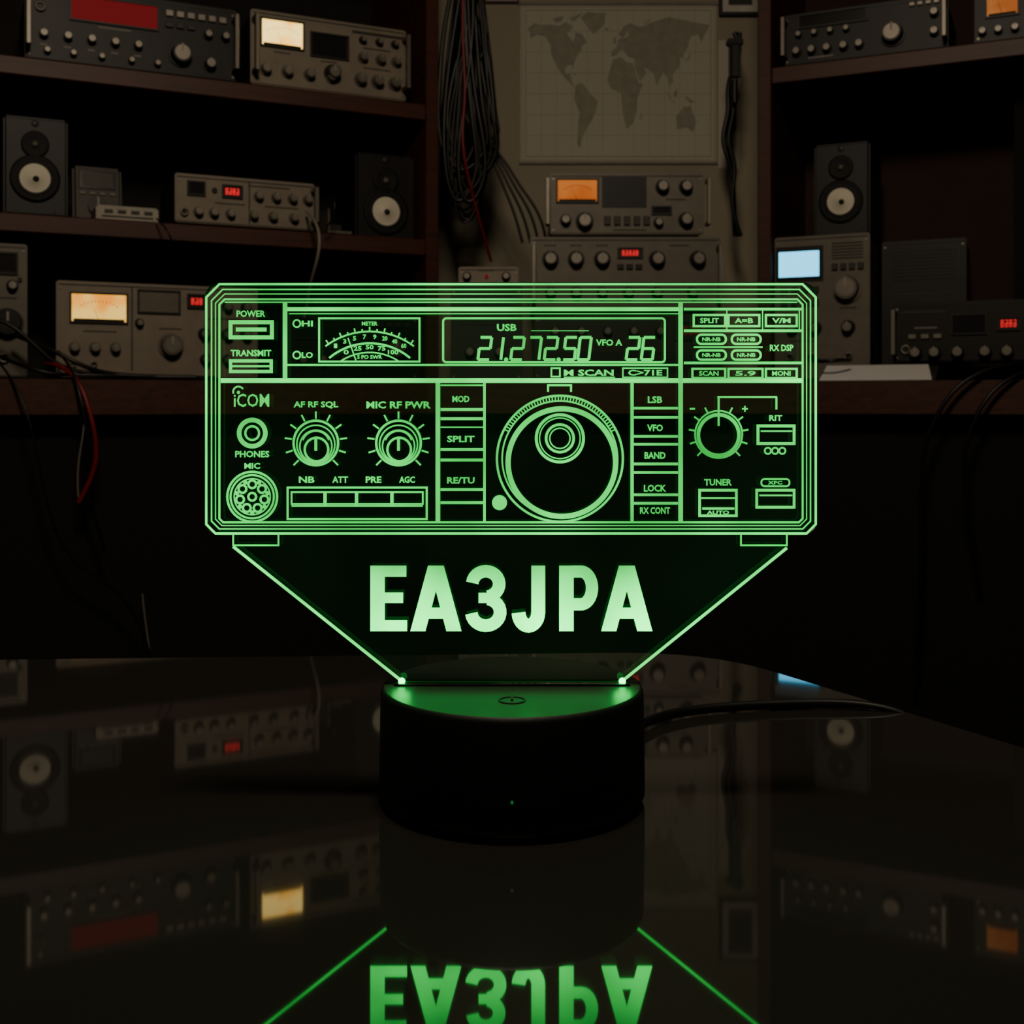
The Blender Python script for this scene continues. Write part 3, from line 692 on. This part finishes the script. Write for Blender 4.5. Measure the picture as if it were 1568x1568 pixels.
for k in range(7):
    a = 2*math.pi*k/7+math.pi/2; e.ring(387+19*math.cos(a), 760-19*math.sin(a), 6, 3.4, 14)
    a2 = a+math.pi/7; e.disc(387+24*math.cos(a2), 760-24*math.sin(a2), 3.4, 8)
e.ring(387, 760, 6, 3.4, 14); e.arc(387, 760, 27.5, 0, 360, 2)
for cx, t in ((484, 'AF RF SQL'), (610, 'MIC RF PWR')):
    e.text(t, cx, 620, 68 if cx < 500 else 98, 11)
    for k in range(11):
        a = math.radians(225-27*k); e.stroke([(cx+37*math.cos(a), 678-37*math.sin(a)), (cx+48*math.cos(a), 678-48*math.sin(a))], 2.6)
    e.ring(cx, 678, 34, 3.6, 44); e.ring(cx, 680, 29, 2.2, 40); e.ring(cx, 683, 24.5, 2.2, 36); e.ring(cx+1, 688, 18, 3.6, 30)
    e.stroke([(cx, 690), (cx, 672)], 4.4); e.arc(cx, 681, 21, 20, 160, 2)
for x, t in ((470, 'NB'), (521, 'ATT'), (572, 'PRE'), (623, 'AGC')): e.text(t, x, 734, 24, 10)
e.rr(441, 746, 653, 794, 3.2); e.rr(447, 753, 647, 771, 2.6); e.h(447, 647, 774, 2.4)
for x in (498, 546, 600): e.v(x, 753, 773, 5)
e.v(670, 585, 800, 7); e.v(741, 585, 800, 4)
for y, t in ((611, 'MOD'), (672, 'SPLIT'), (735, 'RE/TU')): e.text(t, 705, y, 26 if y < 650 else 42, 10)
for y in (627, 641, 688, 704, 749, 769): e.h(674, 741, y, 4.4)
e.h(674, 741, 590, 2.4); e.h(674, 741, 654, 1.8)
e.v(966, 585, 800, 5)
for y, t, w in ((612, 'LSB', 22), (655, 'VFO', 24), (697, 'BAND', 32), (747, 'LOCK', 34), (781, 'RX CONT', 46)): e.text(t, 1001, y, w, 10.5)
for y in (625, 639, 668, 680, 710, 723, 757, 770): e.h(967, 1036, y, 4)
e.ring(856, 702, 96, 3.4, 120); e.ring(856, 702, 88, 2.4, 110)
for k in range(44):
    a = math.radians(28+124*k/43); e.stroke([(856+89*math.cos(a), 702-89*math.sin(a)), (856+(94 if k % 4 else 96)*math.cos(a), 702-(94 if k % 4 else 96)*math.sin(a))], 1.8)
e.ring(859, 708, 82, 8, 110); e.ring(856, 671, 36, 4.4, 60); e.ring(856, 671, 31, 1.8, 54); e.ring(856, 671, 21, 4, 40); e.ring(856, 671, 15.5, 2, 32)
e.disc(764, 769, 11.5, 26); e.stroke([(838, 600), (838, 590), (873, 590), (873, 600)], 3)
for k in range(11):
    a = math.radians(225-27*k); e.stroke([(1098+37*math.cos(a), 665-37*math.sin(a)), (1098+46*math.cos(a), 665-46*math.sin(a))], 2.6)
e.ring(1098, 665, 36, 2.6, 46); e.ring(1098, 666, 31, 5.5, 44); e.v(1098, 608, 652, 3.2); e.h(1096, 1187, 608, 3); e.v(1186, 608, 627, 3)
e.text('-', 1058, 626, 8, 3); e.text('+', 1138, 626, 9, 9)
e.text('RIT', 1185, 640, 20, 9); e.rr(1158, 652, 1213, 679, 4.4); e.h(1162, 1210, 660, 2.4)
for x in (1173, 1184, 1195): e.ring(x, 690, 4.8, 2.6, 14)
e.text('TUNER', 1097, 738, 42, 10); e.rr(1069, 750, 1125, 789, 4); e.h(1070, 1124, 762, 2.4); e.h(1073, 1122, 778, 3.6); e.text('AUTO', 1097, 784, 34, 6)
e.rr(1163, 733, 1206, 744, 2.6, 5); e.text('XFC', 1184, 738.5, 22, 5.5); e.rr(1156, 750, 1213, 776, 4); e.h(1160, 1210, 758, 2.4)
e.obj('engraved_transceiver', engm)

# callsign letters
c = EG(); YB = 965
def T(x0, pts): return [(x0+p[0], YB-p[1]) for p in pts]
def pl(x0, pts): c.face(T(x0, pts))
pl(567, [(0, 0), (22, 0), (22, 100), (0, 100)])
for y0, y1, w in ((0, 17, 56), (83, 100, 55), (43, 59, 50)): pl(567, [(21, y0), (w, y0), (w, y1), (21, y1)])
for x0 in (628, 919):
    pl(x0, [(0, 0), (23, 0), (49, 100), (27, 100)]); pl(x0, [(78, 0), (55, 0), (29, 100), (51, 100)]); pl(x0, [(14, 19), (64, 19), (60, 36), (18, 36)])
def arcp(cx, cy, rx, ry, a0, a1, n=18): return [(cx+rx*math.cos(math.radians(a0+(a1-a0)*k/n)), cy+ry*math.sin(math.radians(a0+(a1-a0)*k/n))) for k in range(n+1)]
c.stroke(T(712, arcp(31, 72, 20.5, 19.5, 175, -80)), 19)
c.stroke(T(712, arcp(31, 29, 22, 20.5, 80, -175)), 19); pl(712, [(20, 43), (36, 43), (36, 58.5), (20, 58.5)])
c.stroke(T(782, [(41, 100), (41, 31)]+arcp(26, 29, 15, 20.5, 0, -178, 12)), 21)
pl(855, [(0, 0), (22, 0), (22, 100), (0, 100)])
c.stroke(T(855, [(20, 91), (33, 91)]+arcp(33, 66, 17, 25, 84, -84, 14)+[(33, 41), (20, 41)]), 18.5)
c.obj('callsign_text', calm)
b = MB()
for px in (615, 951):
    g = G(px, 1041); b.cyl((g[0], -TH-.0004, g[1]), .0011, .0006, endg, seg=14)  # emissive discs added as the bright spots of light at the plate feet
b.obj('light_edge_ends', parent=lamp)
curve('cable', [[(.028, .033, TZ+.006), (.040, .055, TZ+.004), (.055, .092, TZ+.0024), (.09, .105, TZ+.0024), (.125, .110, TZ+.0024), (.150, .108, TZ+.0024), (.175, .098, TZ-.004), (.19, .092, TZ-.05), (.195, .12, TZ-.3)]], .0019, cab, parent=lamp)

# ------------------------------------------------------------------ lights
def area(name, loc, size, power, col, rot, parent=None, sy=None):
    l = bpy.data.lights.new(name, 'AREA'); l.shape = 'DISK' if sy is None else 'RECTANGLE'; l.size = size; l.energy = power; l.color = col
    if sy: l.size_y = sy
    o = bpy.data.objects.new(name, l); COL.objects.link(o); o.location = loc; o.rotation_euler = rot
    if parent: o.parent = parent
    return o
# unseen lights added above the slot for led glow, strongest at plate ends
area('led_fill_front', (0, -.0030, ztop+.006), .070, .0010, (.015, 1, .14), (math.radians(-70), 0, 0), lamp, .002)
for i, sx in enumerate((-1, 1)):
    area('led_fill_end_%d' % (i+1), (sx*.0352, -.0030, ztop+.0045), .005, .0008, (.015, 1, .14), (math.radians(-30), 0, 0), lamp, .002)
cl = empty('ceiling_lamp', (0, -.1, 2.08))
b = MB(); b.lathe([(.22, 0), (.24, .03), (.06, .12), (.02, .13)], (0, 0, .02), black2, 'z', 40, cap=False); b.cyl((0, 0, .27), .006, .28, black, 'z', seg=10); b.obj('shade', parent=cl)
area('bulb', (0, .0, .01), .4, 13.5, (1, .83, .62), (math.radians(48), 0, 0), cl)
w = bpy.data.worlds.new('dark_room'); scene.world = w; w.use_nodes = True
w.node_tree.nodes['Background'].inputs[0].default_value = (.02, .02, .02, 1); w.node_tree.nodes['Background'].inputs[1].default_value = .15

# ------------------------------------------------------------------ camera
cam = bpy.data.cameras.new('camera'); co = bpy.data.objects.new('camera', cam); COL.objects.link(co)
co.location = (0, -D0, CAMZ); co.rotation_euler = (math.pi/2, 0, 0)
cam.sensor_width = 36; cam.lens = 36*F/1568; cam.shift_y = -(CX-HOR)/1568; cam.clip_start = .01
cam.dof.use_dof = True; cam.dof.focus_distance = D0; cam.dof.aperture_fstop = 45
scene.camera = co
